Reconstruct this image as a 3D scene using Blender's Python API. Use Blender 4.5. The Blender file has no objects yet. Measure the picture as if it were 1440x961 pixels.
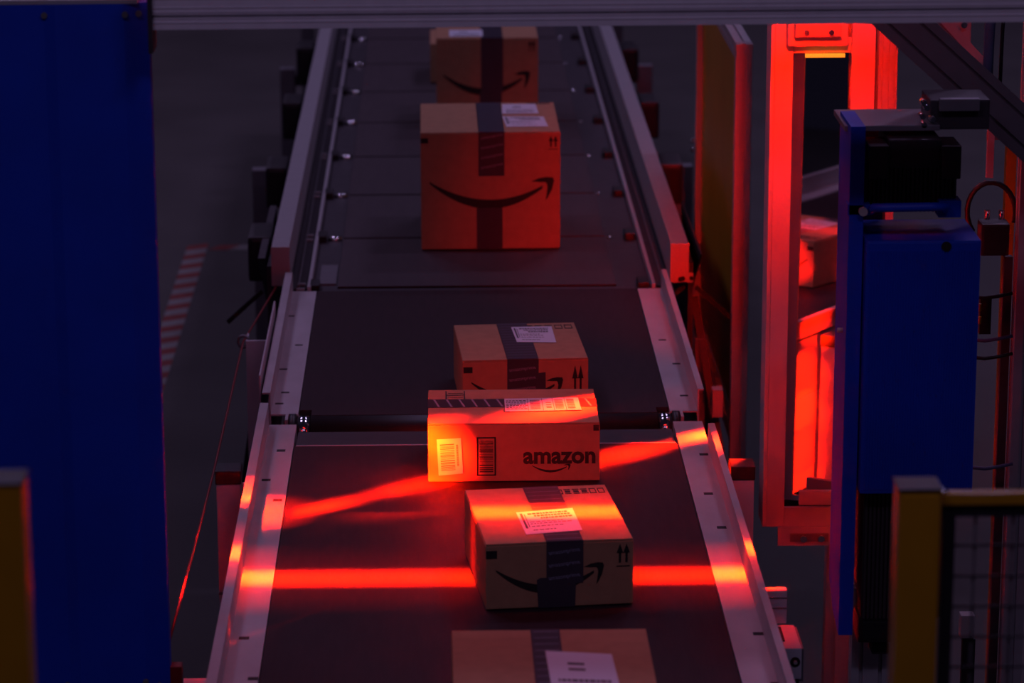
import bpy, bmesh, math, random
from mathutils import Vector, Matrix, Quaternion
random.seed(7)
PI = math.pi
SC = bpy.context.scene
COL = SC.collection

# ------------------------------------------------------------------ camera
F_PX, PPX, PPY = 4400.0, 600.0, 480.0
PITCH, ROLL, YAW = math.atan(1160/4400.0), 0.010, math.radians(0.25)
CAM = Vector((0, 0, 2.95))
FW = Vector((-math.sin(YAW)*math.cos(PITCH), math.cos(YAW)*math.cos(PITCH), -math.sin(PITCH)))
R0 = Vector((math.cos(YAW), math.sin(YAW), 0)); D0 = FW.cross(R0)
RT = R0*math.cos(ROLL) + D0*math.sin(ROLL)
DN = D0*math.cos(ROLL) - R0*math.sin(ROLL)
def at(u, v, y):
    """survey helper: the world point at distance y on the sight line of a measured direction"""
    d = FW + RT*((u-PPX)/F_PX) + DN*((v-PPY)/F_PX)
    return CAM + d*((y-CAM.y)/d.y)
cam_data = bpy.data.cameras.new('camera')
cam_data.sensor_width = 36.0
cam_data.lens = F_PX/1440*36
cam_data.shift_x = (720-PPX)/1440
cam_data.clip_start = 0.1; cam_data.clip_end = 200
cam_data.dof.use_dof = True
cam_data.dof.focus_distance = 6.95
cam_data.dof.aperture_fstop = 4.5
cam = bpy.data.objects.new('camera', cam_data); COL.objects.link(cam)
M3 = Matrix((RT, -DN, -FW)).transposed()
cam.matrix_world = Matrix.Translation(CAM) @ M3.to_4x4()
SC.camera = cam

# ------------------------------------------------------------------ world, exposure
SC.view_settings.view_transform = 'Standard'
SC.view_settings.look = 'None'
SC.view_settings.exposure = 0.0
SC.view_settings.gamma = 1.0
SC.view_settings.use_curve_mapping = False
w = bpy.data.worlds.new('hall_ambient'); SC.world = w; w.use_nodes = True
w.node_tree.nodes['Background'].inputs[0].default_value = (0.30, 0.26, 0.62, 1)
w.node_tree.nodes['Background'].inputs[1].default_value = 0.012

RED = (1.0, 0.009, 0.0)
def area_light(name, loc, direction, sx, sy, power, color=RED, spread=180, parent=None):
    ld = bpy.data.lights.new(name, 'AREA'); ld.shape = 'RECTANGLE'
    ld.size, ld.size_y = sx, sy; ld.energy = power; ld.color = color; ld.spread = math.radians(spread)
    o = bpy.data.objects.new(name, ld); COL.objects.link(o)
    o.rotation_euler = Vector(direction).to_track_quat('-Z', 'Y').to_euler()
    o.location = loc
    if parent is not None:
        o.parent = parent; o.matrix_parent_inverse = Matrix.Translation(-parent.location)
    return o

# light levels of the lamps that are built further down
P_STRIPE, P_LEFT, P_RIGHT, P_CAMERA, P_HALL, P_SPILL, P_FLOOD = 42.0, 34.0, 30.0, 1.2, 36.0, 0.85, 4.2

# cool hall lighting: high bays over the line, low fill lamps added near the camera
for x, y, z, k in ((-1.2, 2.4, 4.9, 0.38), (1.2, 2.4, 4.9, 0.38), (-3, 9.6, 7.5, 1), (3, 9.6, 7.5, 1), (-3, 14, 7.5, 1), (3, 14, 7.5, 1), (-3, 19, 7.5, 1), (3, 19, 7.5, 1)):
    area_light('hall_fill_light', (x, y, z), (0, 0, -1), 1.2, 0.4, P_HALL*k, (0.70, 0.50, 1.0), 170)

# ------------------------------------------------------------------ materials
def mat(name, col, rough=0.5, metal=0.0, var=0.0, scale=20.0, bump=0.0, stretch=(1,1,1), spec=0.5, var_scale2=None):
    m = bpy.data.materials.new(name); m.use_nodes = True
    nt = m.node_tree; b = nt.nodes['Principled BSDF']
    b.inputs['Base Color'].default_value = (*col, 1); b.inputs['Roughness'].default_value = rough
    b.inputs['Metallic'].default_value = metal
    b.inputs['Specular IOR Level'].default_value = spec
    if var or bump:
        tc = nt.nodes.new('ShaderNodeTexCoord'); mp = nt.nodes.new('ShaderNodeMapping')
        mp.inputs['Scale'].default_value = stretch
        nz = nt.nodes.new('ShaderNodeTexNoise'); nz.inputs['Scale'].default_value = scale; nz.inputs['Detail'].default_value = 5
        nt.links.new(tc.outputs['Object'], mp.inputs[0]); nt.links.new(mp.outputs[0], nz.inputs['Vector'])
        if var:
            rp = nt.nodes.new('ShaderNodeValToRGB')
            rp.color_ramp.elements[0].position = 0.3; rp.color_ramp.elements[1].position = 0.7
            rp.color_ramp.elements[0].color = (*[c*(1-var) for c in col], 1)
            rp.color_ramp.elements[1].color = (*[min(1, c*(1+var)) for c in col], 1)
            nt.links.new(nz.outputs['Fac'], rp.inputs[0]); nt.links.new(rp.outputs[0], b.inputs['Base Color'])
        if bump:
            bp = nt.nodes.new('ShaderNodeBump'); bp.inputs['Strength'].default_value = bump; bp.inputs['Distance'].default_value = 0.002
            nt.links.new(nz.outputs['Fac'], bp.inputs['Height']); nt.links.new(bp.outputs[0], b.inputs['Normal'])
    return m
def emit(name, col, s):
    m = bpy.data.materials.new(name); m.use_nodes = True
    b = m.node_tree.nodes['Principled BSDF']
    b.inputs['Base Color'].default_value = (0.3, 0.02, 0.02, 1)
    b.inputs['Emission Color'].default_value = (*col, 1); b.inputs['Emission Strength'].default_value = s
    return m
M = dict(
    floor=mat('sealed_concrete', (0.074, 0.071, 0.068), 0.75, 0, 0.18, 1.3, 0.1),
    belt=mat('black_rubber_belt', (0.036, 0.019, 0.024), 0.6, 0, 0.12, 60, 0.25, (1, 0.15, 1), 0.15),
    slat=mat('grey_rubber_belt', (0.062, 0.048, 0.054), 0.6, 0, 0.10, 40, 0.15, (1, 0.15, 1), 0.3),
    steel=mat('galvanised_steel_sheet', (0.50, 0.49, 0.51), 0.5, 0.15, 0.10, 14, 0.08, (1, 0.5, 1)),
    white=mat('white_powder_coat', (0.58, 0.55, 0.60), 0.45, 0, 0.05, 8),
    alu=mat('anodised_aluminium', (0.52, 0.52, 0.54), 0.38, 0.35, 0.05, 30),
    dalu=mat('dark_aluminium', (0.22, 0.22, 0.24), 0.42, 0.4, 0.06, 30),
    chrome=mat('polished_steel', (0.80, 0.80, 0.82), 0.12, 1.0),
    black=mat('black_plastic', (0.014, 0.013, 0.015), 0.45, 0, 0.2, 30),
    dark=mat('dark_painted_steel', (0.045, 0.040, 0.048), 0.5, 0.1, 0.15, 20),
    blue=mat('blue_powder_coat', (0.002, 0.055, 0.62), 0.5, 0, 0.10, 5, 0.05),
    yellow=mat('yellow_powder_coat', (0.42, 0.21, 0.008), 0.25, 0, 0.06, 12),
    ypanel=mat('yellow_tinted_panel', (0.60, 0.28, 0.012), 0.4, 0, 0.10, 3),
    redcap=mat('light_end_plate', (0.50, 0.46, 0.46), 0.5, 0, 0.05, 12),
    cord=mat('red_pull_cord', (0.22, 0.008, 0.010), 0.45),
    tred=mat('red_floor_tape', (0.22, 0.028, 0.024), 0.6, 0, 0.2, 25),
    twhite=mat('white_floor_tape', (0.24, 0.24, 0.23), 0.6, 0, 0.15, 25),
    card=mat('brown_cardboard', (0.47, 0.25, 0.140), 0.75, 0, 0.07, 35, 0.12, (1, 1, 1), 0.2),
    card_edge=mat('cardboard_cut_edge', (0.36, 0.20, 0.11), 0.85, 0, 0.1, 60),
    ink=mat('black_box_ink', (0.016, 0.013, 0.014), 0.7),
    tape=mat('dark_packing_tape', (0.060, 0.048, 0.066), 0.30, 0, 0.1, 20),
    tapeprint=mat('pale_tape_lettering', (0.30, 0.32, 0.42), 0.4),
    paper=mat('white_label_paper', (0.74, 0.76, 0.86), 0.6, 0, 0.02, 20),
    ink2=mat('label_ink', (0.09, 0.085, 0.10), 0.7),
    fin=mat('dark_heatsink_fin', (0.060, 0.045, 0.050), 0.5, 0.3),
    beam=mat('bright_anodised_aluminium', (0.80, 0.78, 0.80), 0.5, 0.0, 0.04, 30),
    glint_glow=emit('amber_painted_glint', (1.0, 0.30, 0.02), 1.1),  # emission stands in for bright glints on the tower bracket
    lens=emit('red_led_strip', (1.0, 0.05, 0.0), 1.5),
    led=emit('red_indicator', (1.0, 0.03, 0.0), 3.0),
    ycon=mat('yellow_plug', (0.5, 0.4, 0.03), 0.5),
    bcable=mat('blue_grey_cable', (0.10, 0.12, 0.22), 0.5),
    hall=emit('hall_lamp_diffuser', (0.75, 0.70, 1.0), 1.0),
)
mm = bpy.data.materials.new('front_silvered_mirror'); mm.use_nodes = True
b_ = mm.node_tree.nodes['Principled BSDF']
b_.inputs['Base Color'].default_value = (0.80, 0.74, 0.78, 1); b_.inputs['Metallic'].default_value = 1; b_.inputs['Roughness'].default_value = 0.015
M['mirror'] = mm

# ------------------------------------------------------------------ mesh helpers
class MB:
    def __init__(s): s.bm = bmesh.new()
    def box(s, x0, x1, y0, y1, z0, z1, bev=0.0):
        vs = [s.bm.verts.new((x, y, z)) for x in (x0, x1) for y in (y0, y1) for z in (z0, z1)]
        fs = [s.bm.faces.new([vs[i] for i in q]) for q in ((0,1,3,2),(4,6,7,5),(0,4,5,1),(2,3,7,6),(0,2,6,4),(1,5,7,3))]
        if bev:
            es = list({e for f in fs for e in f.edges})
            bmesh.ops.bevel(s.bm, geom=es, offset=bev, segments=2, affect='EDGES', profile=0.7)
        return s
    def prism(s, pts, axis, a0, a1):
        """extrude a 2D outline along an axis; pts are in the other two axes in x,y,z order"""
        def v3(p, a):
            if axis == 'x': return (a, p[0], p[1])
            if axis == 'y': return (p[0], a, p[1])
            return (p[0], p[1], a)
        A = [s.bm.verts.new(v3(p, a0)) for p in pts]; B = [s.bm.verts.new(v3(p, a1)) for p in pts]
        n = len(pts)
        for i in range(n): s.bm.faces.new((A[i], A[(i+1) % n], B[(i+1) % n], B[i]))
        s.bm.faces.new(A[::-1]); s.bm.faces.new(B)
        return s
    def cyl(s, p0, p1, r, seg=16, r1=None):
        p0, p1 = Vector(p0), Vector(p1); d = (p1-p0).normalized()
        u = d.orthogonal().normalized(); v = d.cross(u); r1 = r if r1 is None else r1
        A = [s.bm.verts.new(p0 + (u*math.cos(2*PI*i/seg)+v*math.sin(2*PI*i/seg))*r) for i in range(seg)]
        B = [s.bm.verts.new(p1 + (u*math.cos(2*PI*i/seg)+v*math.sin(2*PI*i/seg))*r1) for i in range(seg)]
        for i in range(seg):
            f = s.bm.faces.new((A[i], A[(i+1) % seg], B[(i+1) % seg], B[i])); f.smooth = True
        s.bm.faces.new(A[::-1]); s.bm.faces.new(B)
        return s
    def tube(s, pts, r, seg=8):
        pts = [Vector(p) for p in pts]; rings = []
        for i, p in enumerate(pts):
            d = (pts[min(i+1, len(pts)-1)] - pts[max(i-1, 0)]).normalized()
            u = d.cross(Vector((0.13, 0.31, 0.94))).normalized(); v = d.cross(u)
            rings.append([s.bm.verts.new(p + (u*math.cos(2*PI*k/seg)+v*math.sin(2*PI*k/seg))*r) for k in range(seg)])
        for a, b in zip(rings, rings[1:]):
            for k in range(seg):
                f = s.bm.faces.new((a[k], a[(k+1) % seg], b[(k+1) % seg], b[k])); f.smooth = True
        s.bm.faces.new(rings[0][::-1]); s.bm.faces.new(rings[-1])
        return s
    def bar(s, p0, p1, wd, th, up=(0, 1, 0)):
        """rectangular bar between two points"""
        p0, p1 = Vector(p0), Vector(p1); d = (p1-p0).normalized()
        a = d.cross(Vector(up)).normalized()*wd/2; b = a.cross(d).normalized()*th/2
        q = [p0-a-b, p0+a-b, p0+a+b, p0-a+b, p1-a-b, p1+a-b, p1+a+b, p1-a+b]
        vs = [s.bm.verts.new(v) for v in q]
        for f in ((3,2,1,0),(4,5,6,7),(0,1,5,4),(1,2,6,5),(2,3,7,6),(3,0,4,7)): s.bm.faces.new([vs[i] for i in f])
        return s
    def extr(s, p0, p1, wd, th, up=(0, 1, 0), slots_w=1, slots_t=1, sw=0.008, sd=0.010):
        """slotted aluminium profile between two points; wd across, th along up"""
        p0, p1 = Vector(p0), Vector(p1); d = (p1-p0).normalized()
        a = d.cross(Vector(up)).normalized(); b = a.cross(d).normalized()
        def side(L, n):
            out = []
            for k in range(n):
                c = -L/2 + L*(k+0.5)/n
                out += [(c-sw/2, 0), (c-sw/2, sd), (c+sw/2, sd), (c+sw/2, 0)]
            return out
        P = [(-wd/2, -th/2)] + [(t, -th/2+e) for t, e in side(wd, slots_w)]
        P += [(wd/2, -th/2)] + [(wd/2-e, t) for t, e in side(th, slots_t)]
        P += [(wd/2, th/2)] + [(-t, th/2-e) for t, e in side(wd, slots_w)]
        P += [(-wd/2, th/2)] + [(-wd/2+e, -t) for t, e in side(th, slots_t)]
        A = [s.bm.verts.new(p0+a*x+b*y) for x, y in P]; B = [s.bm.verts.new(p1+a*x+b*y) for x, y in P]
        n = len(P)
        for i in range(n): s.bm.faces.new((A[i], A[(i+1) % n], B[(i+1) % n], B[i]))
        s.bm.faces.new(A[::-1]); s.bm.faces.new(B)
        return s
    def poly(s, pts, fn, th):
        """flat outline mapped by fn(u,v,lift) and given thickness th"""
        A = [s.bm.verts.new(fn(p[0], p[1], th)) for p in pts]; B = [s.bm.verts.new(fn(p[0], p[1], 0)) for p in pts]
        n = len(pts); s.bm.faces.new(A)
        for i in range(n): s.bm.faces.new((A[i], B[i], B[(i+1) % n], A[(i+1) % n]))
        return s
    def build(s, name, m, parent=None, local=False):
        bmesh.ops.recalc_face_normals(s.bm, faces=s.bm.faces)
        me = bpy.data.meshes.new(name); s.bm.to_mesh(me); s.bm.free()
        me.materials.append(M[m])
        return link(name, me, parent, local)
def link(name, me, parent=None, local=False):
    o = bpy.data.objects.new(name, me); COL.objects.link(o)
    if parent is not None:
        o.parent = parent
        if not local:
            top = parent; loc = Vector(top.location)
            while top.parent is not None:
                top = top.parent; loc = Vector(top.location)
            if parent.parent is None: o.matrix_parent_inverse = Matrix.Translation(-loc)
    return o
def thing(name, label, cat, loc=(0, 0, 0), rz=0.0, group=None):
    o = bpy.data.objects.new(name, None); COL.objects.link(o)
    o.location = loc; o.rotation_euler = (0, 0, rz); o.empty_display_size = 0.1
    return tag(o, label, cat, group)
def tag(o, label, cat, group=None):
    o['label'] = label; o['category'] = cat
    if group: o['group'] = group
    return o
def box(name, m, parent, x0, x1, y0, y1, z0, z1, bev=0.0, local=False):
    return MB().box(x0, x1, y0, y1, z0, z1, bev).build(name, m, parent, local)
_text = {}
def text_outline(s, bold=0.0):
    """mesh of a word, 1 unit wide, baseline at 0"""
    k = (s, bold)
    if k not in _text:
        c = bpy.data.curves.new('t', 'FONT'); c.body = s; c.size = 1; c.offset = bold; c.resolution_u = 3
        o = bpy.data.objects.new('t', c); COL.objects.link(o)
        dg = bpy.context.evaluated_depsgraph_get()
        me = bpy.data.meshes.new_from_object(o.evaluated_get(dg))
        bpy.data.objects.remove(o); bpy.data.curves.remove(c)
        vs = [v.co.copy() for v in me.vertices]; fs = [list(p.vertices) for p in me.polygons]
        x0 = min(v.x for v in vs); wd = max(v.x for v in vs)-x0
        _text[k] = ([((v.x-x0)/wd, v.y/wd) for v in vs], fs); bpy.data.meshes.remove(me)
    return _text[k]

# ------------------------------------------------------------------ floor
fl = MB().box(-14, 14, -2, 32, -0.1, 0).build('floor', 'floor'); fl['kind'] = 'structure'

# ------------------------------------------------------------------ conveyors
BZ = 0.85                      # belt level
XL, XR = -0.345, 0.556         # belt edges
def side_frames(root, y0, y1, steel='steel', yr=None):
    for s in (-1, 1):
        yf = yr if (yr and s > 0) else y1
        xi = XL if s < 0 else XR; xo = xi + s*0.070
        f = MB().box(min(xi, xo), max(xi, xo), y0, y1, BZ-0.004, BZ).build('frame_top', steel, root)
        MB().box(min(xi, xi+s*0.004), max(xi, xi+s*0.004), y0, y1, BZ-0.10, BZ-0.004).build('inner_web', steel, root)
        MB().box(min(xo, xo-s*0.004), max(xo, xo-s*0.004), y0, yf, BZ-0.16, BZ+0.055, 0.001).build('side_flange', steel, root)
        MB().box(min(xo, xo+s*0.016), max(xo, xo+s*0.011), y0, yf, BZ+0.051, BZ+0.055).build('flange_lip', steel, root)
# near conveyor
nearc = thing('belt_conveyor', 'near belt conveyor crossed by the red light stripe, grey side frames', 'conveyor', (0.105, 5.6, 0), 0, 'belt conveyor sections in line')
MB().box(XL+0.002, XR-0.002, 3.6, 7.02, BZ-0.012, BZ-0.002).build('belt', 'belt', nearc)
MB().box(XL+0.004, XR-0.004, 3.6, 7.02, BZ-0.09, BZ-0.016).build('slider_bed', 'dark', nearc)
MB().box(XL+0.006, XR-0.006, 7.026, 7.150, BZ-0.014, BZ-0.006).build('transfer_plate', 'dark', nearc)
MB().box(XL+0.006, XR-0.006, 7.0195, 7.0255, BZ-0.006, BZ-0.001).build('plate_edge', 'steel', nearc)
side_frames(nearc, 3.6, 7.195, yr=6.99)
MB().box(XL-0.071, XL-0.067, 6.0, 7.2, BZ-0.42, BZ-0.161).build('side_panel', 'white', nearc)
MB().box(XR+0.067, XR+0.071, 5.2, 7.2, BZ-0.42, BZ-0.161).build('side_panel', 'white', nearc)
for x, y in ((0.607, 6.92), (0.592, 6.62), (0.60, 6.38), (0.612, 5.72), (0.618, 5.45), (-0.362, 6.60), (-0.395, 6.75), (-0.372, 6.98), (-0.385, 5.72), (-0.355, 5.50)):
    MB().box(x-0.010, x+0.010, y-0.008, y+0.008, BZ, BZ+0.0006).build('slot', 'ink', nearc)
for x in (XL-0.040, XR+0.040):
    for y in (4.4, 6.4):
        MB().box(x-0.02, x+0.02, y-0.02, y+0.02, 0, BZ-0.11, 0.002).build('leg', 'dalu', nearc)
    MB().box(x-0.018, x+0.018, 4.421, 6.379, 0.18, 0.22).build('stretcher', 'dalu', nearc)
# middle conveyor
midc = thing('belt_conveyor', 'middle belt conveyor between the drive roller and the slatted section', 'conveyor', (0.105, 7.9, 0), 0, 'belt conveyor sections in line')
MB().box(XL+0.032, XR-0.032, 7.275, 7.32, BZ-0.006, BZ).build('belt_lip', 'belt', midc)
MB().box(XL+0.002, XR-0.002, 7.32, 8.53, BZ-0.012, BZ).build('belt', 'belt', midc)
MB().box(XL+0.004, XR-0.004, 7.37, 8.53, BZ-0.09, BZ-0.016).build('slider_bed', 'dark', midc)
MB().cyl((XL+0.031, 7.275, BZ-0.047), (XR-0.031, 7.275, BZ-0.047), 0.046, 32).build('drive_roller', 'black', midc)
side_frames(midc, 7.285, 8.53)
for s, xe in ((-1, XL), (1, XR)):
    MB().cyl((xe-s*0.030, 7.275, BZ-0.047), (xe+s*0.004, 7.275, BZ-0.047), 0.045, 24).build('roller_end', 'chrome', midc)
    MB().cyl((xe+s*0.0045, 7.272, BZ-0.047), (xe+s*0.022, 7.272, BZ-0.047), 0.050, 24).build('bearing_flange', 'black', midc)
    xa, xb = sorted((xe+s*0.023, xe+s*0.030))
    MB().box(xa, xb, 7.236, 7.284, BZ-0.075, BZ).build('bearing_bracket', 'steel', midc)
    xa, xb = sorted((xe+s*0.030, xe+s*0.066))
    MB().box(xa, xb, 7.240, 7.284, BZ-0.050, BZ-0.044).build('frame_end_shelf', 'steel', midc)
    MB().cyl((xe+s*0.012, 7.225, BZ-0.07), (xe-s*0.004, 7.225, BZ-0.07), 0.012, 12).build('tension_bolt', 'chrome', midc)
for x, y in ((-0.370, 7.94), (-0.400, 7.70), (-0.385, 7.48), (0.585, 7.96), (0.604, 7.72), (0.60, 7.42), (-0.395, 7.38), (-0.405, 8.25)):
    MB().box(x-0.010, x+0.010, y-0.006, y+0.006, BZ, BZ+0.0006).build('slot', 'ink', midc)
# pale leg plate with bolt on the left of the middle conveyor
MB().box(-0.512, -0.432, 7.98, 7.99, 0.22, 0.852, 0.001).build('leg_plate', 'white', midc)
MB().box(-0.512, -0.508, 7.99, 8.06, 0.22, 0.852).build('leg_plate_return', 'white', midc)
MB().cyl((-0.443, 7.979, 0.818), (-0.443, 7.968, 0.818), 0.016, 6).build('bolt', 'chrome', midc)
MB().box(-0.442, -0.438, 7.35, 8.1, 0.78, 0.93, 0.001).build('guard_sheet', 'white', midc)
for x in (-0.47, 0.66):
    MB().box(x-0.02, x+0.02, 8.0, 8.04, 0, 0.6, 0.002).build('leg', 'dalu', midc)

# far slatted conveyor
farc = thing('slatted_conveyor', 'far slatted conveyor with guard rails on both sides', 'conveyor', (0.105, 11.5, 0))
PIT, YA, YE = 0.622, 8.565, 15.1
xbl, xbr = -0.288, 0.500
for k in range(10):
    y0 = YA + 0.03 + k*PIT
    MB().box(xbl, xbr, y0, y0+PIT-0.018, BZ-0.008, BZ-0.003, 0.001).build('belt_slat', 'slat', farc)
    if k:
        yg = y0-0.016
        MB().cyl((xbl-0.045, yg, BZ-0.006), (xbl-0.004, yg, BZ-0.006), 0.011, 10).build('roller_tip', 'chrome', farc)
        MB().cyl((xbr+0.006, yg, BZ-0.008), (xbr+0.018, yg, BZ-0.008), 0.008, 10).build('roller_tip', 'chrome', farc)
    yg = y0-0.016
    for xs in (-0.352, 0.575):
        MB().box(xs-0.016, xs+0.014, yg-0.03, yg+0.05, BZ-0.02, BZ+0.012, 0.004).build('bearing_block', 'black', farc)
    for dy in (-0.03, 0.03):
        MB().box(-0.402, -0.379, yg+dy-0.006, yg+dy+0.006, BZ-0.002, BZ+0.004).build('rail_clip', 'alu', farc)
    if k == 0:
        MB().box(-0.342, xbl-0.006, YA+0.07, YA+0.30, BZ-0.010, BZ-0.004).build('cover_plate', 'dalu', farc)
MB().box(-0.43, 0.66, YA, YE, BZ-0.05, BZ-0.009).build('bed', 'dark', farc)
for s, xi in ((-1, -0.366), (1, 0.602)):
    MB().box(xi-0.005, xi+0.005, YA-0.03, YE, BZ-0.018, BZ+0.012, 0.001).build('inner_rail', 'alu', farc)
    gx = -0.471 if s < 0 else 0.651
    MB().box(gx, gx+0.05, YA+0.004, YE, BZ+0.01, BZ+0.12, 0.002).build('guard_rail', 'alu', farc)
    cap = MB().box(gx-0.001, gx+0.051, YA-0.004, YA+0.003, BZ+0.008, BZ+0.121, 0.001).build('end_cap', 'redcap', farc)
    if s > 0:
        MB().box(gx+0.051, gx+0.064, YA-0.004, YA+0.003, BZ+0.008, BZ+0.035).build('bracket_ear', 'redcap', farc)
        for dx, dz in ((0.027, 0.018), (0.034, 0.020)):
            MB().cyl((gx+dx, YA-0.0045, BZ+dz), (gx+dx, YA-0.009, BZ+dz), 0.007, 10).build('screw', 'ink', cap, local=True)
        MB().cyl((gx+0.058, YA-0.0045, BZ+0.021), (gx+0.058, YA-0.010, BZ+0.021), 0.006, 10).build('screw', 'ink', cap, local=True)
    # stepped inner profile between guard rail and inner rail
    xs = (-0.421, -0.375) if s < 0 else (0.612, 0.651)
    MB().box(xs[0], xs[1], YA+0.01, YE, BZ-0.0088, BZ-0.004).build('chain_tray', 'dark', farc)
    xm = -0.398 if s < 0 else 0.632
    MB().box(xm-0.002, xm+0.002, YA+0.01, YE, BZ-0.004, BZ+0.006).build('chain_guide', 'dalu', farc)
    xo = -0.479 if s < 0 else 0.709
    MB().box(xo-0.007, xo+0.007, YA+0.02, YE, BZ-0.20, BZ+0.06).build('skirt', 'dark', farc)
    # drive units outside the rail
    for y in ((8.95, 9.95, 11.1, 12.3) if s < 0 else (9.95, 11.05, 12.2)):
        x0 = -0.556 if s < 0 else 0.717
        MB().box(x0, x0+0.07, y-0.10, y+0.10, BZ-0.05, BZ+0.085, 0.015).build('drive_unit', 'black', farc)
    # splayed black support legs
    x0 = -0.50 if s < 0 else 0.724
    MB().bar((x0, 8.62, BZ-0.21), (x0+s*0.10, 8.62, 0.0), 0.035, 0.03).build('leg', 'black', farc)
    MB().bar((x0-s*0.03, 8.60, BZ-0.01), (x0-s*0.12, 8.60, BZ-0.09), 0.012, 0.012).build('brace', 'black', farc)
    MB().bar((x0+s*0.0, 8.58, BZ-0.01), (x0+s*0.10, 8.58, BZ-0.10), 0.012, 0.012).build('brace', 'black', farc)
    for y in (10.4, 12.4, 14.4):
        xl = -0.60 if s < 0 else 0.83
        MB().box(xl-0.03, xl+0.03, y-0.03, y+0.03, 0, BZ-0.03, 0.003).build('leg', 'dalu', farc)
        MB().box(min(xl, xo), max(xl, xo), y-0.02, y+0.02, BZ-0.10, BZ-0.06).build('leg_bracket', 'dark', farc)
    MB().box(*( (-0.56, -0.53) if s < 0 else (0.73, 0.76) ), 9.3, 14.9, 0.10, 0.34).build('lower_tray', 'dark', farc)
    # cover of the drive chain near the end
    MB().prism([(8.60, 0.93), (9.3, 0.93), (9.3, 0.66), (9.0, 0.70)], 'x', -0.512 if s < 0 else 0.738, -0.492 if s < 0 else 0.742).build('end_gusset', 'dark', farc)

# leg posts with black caps beside the near conveyor
for lab, x0, x1 in (('pale post with black cap standing left of the near conveyor', -0.512, -0.457), ('pale post with black cap standing right of the near conveyor', 0.660, 0.712)):
    t = thing('capped_post', lab, 'post', ((x0+x1)/2, 6.83, 0), 0, 'capped posts flanking the near conveyor')
    MB().box(x0, x1, 6.80, 6.86, 0.0, 0.825, 0.002).build('post', 'white', t)
    MB().box(x0-0.002, x1+0.002, 6.797, 6.863, 0.825, 0.857, 0.003).build('cap', 'black', t)
    MB().box(x0-0.001, x1+0.001, 6.798, 6.80, 0.560, 0.566).build('joint_seam', 'dalu', t)
    MB().box(x0-0.03, x1+0.03, 6.77, 6.89, 0, 0.008).build('foot_plate', 'dalu', t)
# photo sensor between the left post and frame
t = thing('photo_sensor', 'small metal photo sensor between left capped post and conveyor frame', 'sensor', (-0.444, 6.72, 0.70))
MB().cyl((-0.436, 6.70, 0.62), (-0.436, 6.70, 0.845), 0.007, 12).build('sensor_barrel', 'chrome', t)
MB().box(-0.450, -0.443, 6.68, 6.74, 0.70, 0.82).build('bracket', 'black', t)
MB().cyl((-0.436, 6.70, 0.845), (-0.436, 6.70, 0.86), 0.010, 6).build('lock_nut', 'steel', t)

# pull cord
t = thing('pull_cord', 'thin red pull cord running along the left of the conveyor', 'cord', (-0.52, 8.0, 0))
MB().tube([(-0.455, 8.60, 0.858), (-0.52, 8.0, 0.845), (-0.519, 6.8, 0.847), (-0.528, 6.2, 0.833), (-0.537, 5.78, 0.818)], 0.0028, 8).build('cord', 'cord', t)
MB().tube([(-0.52+0.014*math.cos(a*PI/8), 8.0, 0.845+0.016*math.sin(a*PI/8)) for a in range(17)], 0.004, 8).build('eyelet', 'dalu', t)
MB().bar((-0.505, 8.0, 0.845), (-0.455, 8.0, 0.835), 0.008, 0.008).build('eyelet_arm', 'black', t)

# ------------------------------------------------------------------ floor tape
t = thing('hazard_tape', 'red and white striped hazard tape on the floor left of the conveyor', 'floor tape', (-1.01, 11.5, 0.001))
y = 9.9; k = 0
while y < 12.74:
    y1 = y+0.085; sk = 0.05
    MB().prism([(-1.055, y), (-0.970, y+sk), (-0.970, y1+sk), (-1.055, y1)], 'z', 0.0004, 0.0012).build('stripe', 'tred' if k % 2 else 'twhite', t)
    y = y1; k += 1
x = -0.965; k = 0
while x < 0.2:
    x1 = x+0.085
    MB().prism([(x, 12.72), (x1, 12.72), (x1+0.05, 12.805), (x+0.05, 12.805)], 'z', 0.0004, 0.0012).build('stripe', 'twhite' if k % 2 else 'tred', t)
    x = x1; k += 1

# ------------------------------------------------------------------ parcels
def smile(mb, fn, th, su=lambda u: u, sv=lambda v: v, n=24):
    top, bot = [], []
    for i in range(n+1):
        q = i/n
        u = 0.062 + 0.814*q
        c = 0.575 - 0.165*(1-((q-0.5)/0.5)**2) - 0.045*q*(q > 0)
        hw = 0.036*(math.sin(PI*min(1, q*0.93+0.02)))**0.75 + 0.003
        top.append((u, c+hw)); bot.append((u, c-hw))
    for i in range(n):
        q = [top[i], bot[i], bot[i+1], top[i+1]]
        mb.poly([(su(a), sv(b)) for a, b in q], fn, th)
    hd = [(.793,.578),(.85,.606),(.903,.616),(.95,.612),(.960,.585),(.945,.51),(.915,.44),(.897,.415),(.905,.47),(.912,.53),(.905,.562),(.895,.572),(.85,.572)]
    mb.poly([(su(a), sv(b)) for a, b in hd], fn, th)
def words(mb, s, fn, u0, v0, wd, asp=1.0, bold=0.0, rot=0.0):
    vs, fs = text_outline(s, bold); c, sn = math.cos(rot), math.sin(rot)
    nv = [mb.bm.verts.new(fn(u0+wd*(x*c-y*asp*sn), v0+wd*(x*sn+y*asp*c), 0)) for x, y in vs]
    for f in fs:
        try: mb.bm.faces.new([nv[i] for i in f])
        except ValueError: pass
def flat(mb, m, name, parent):
    o = mb.build(name, m, parent, True); return o

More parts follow.
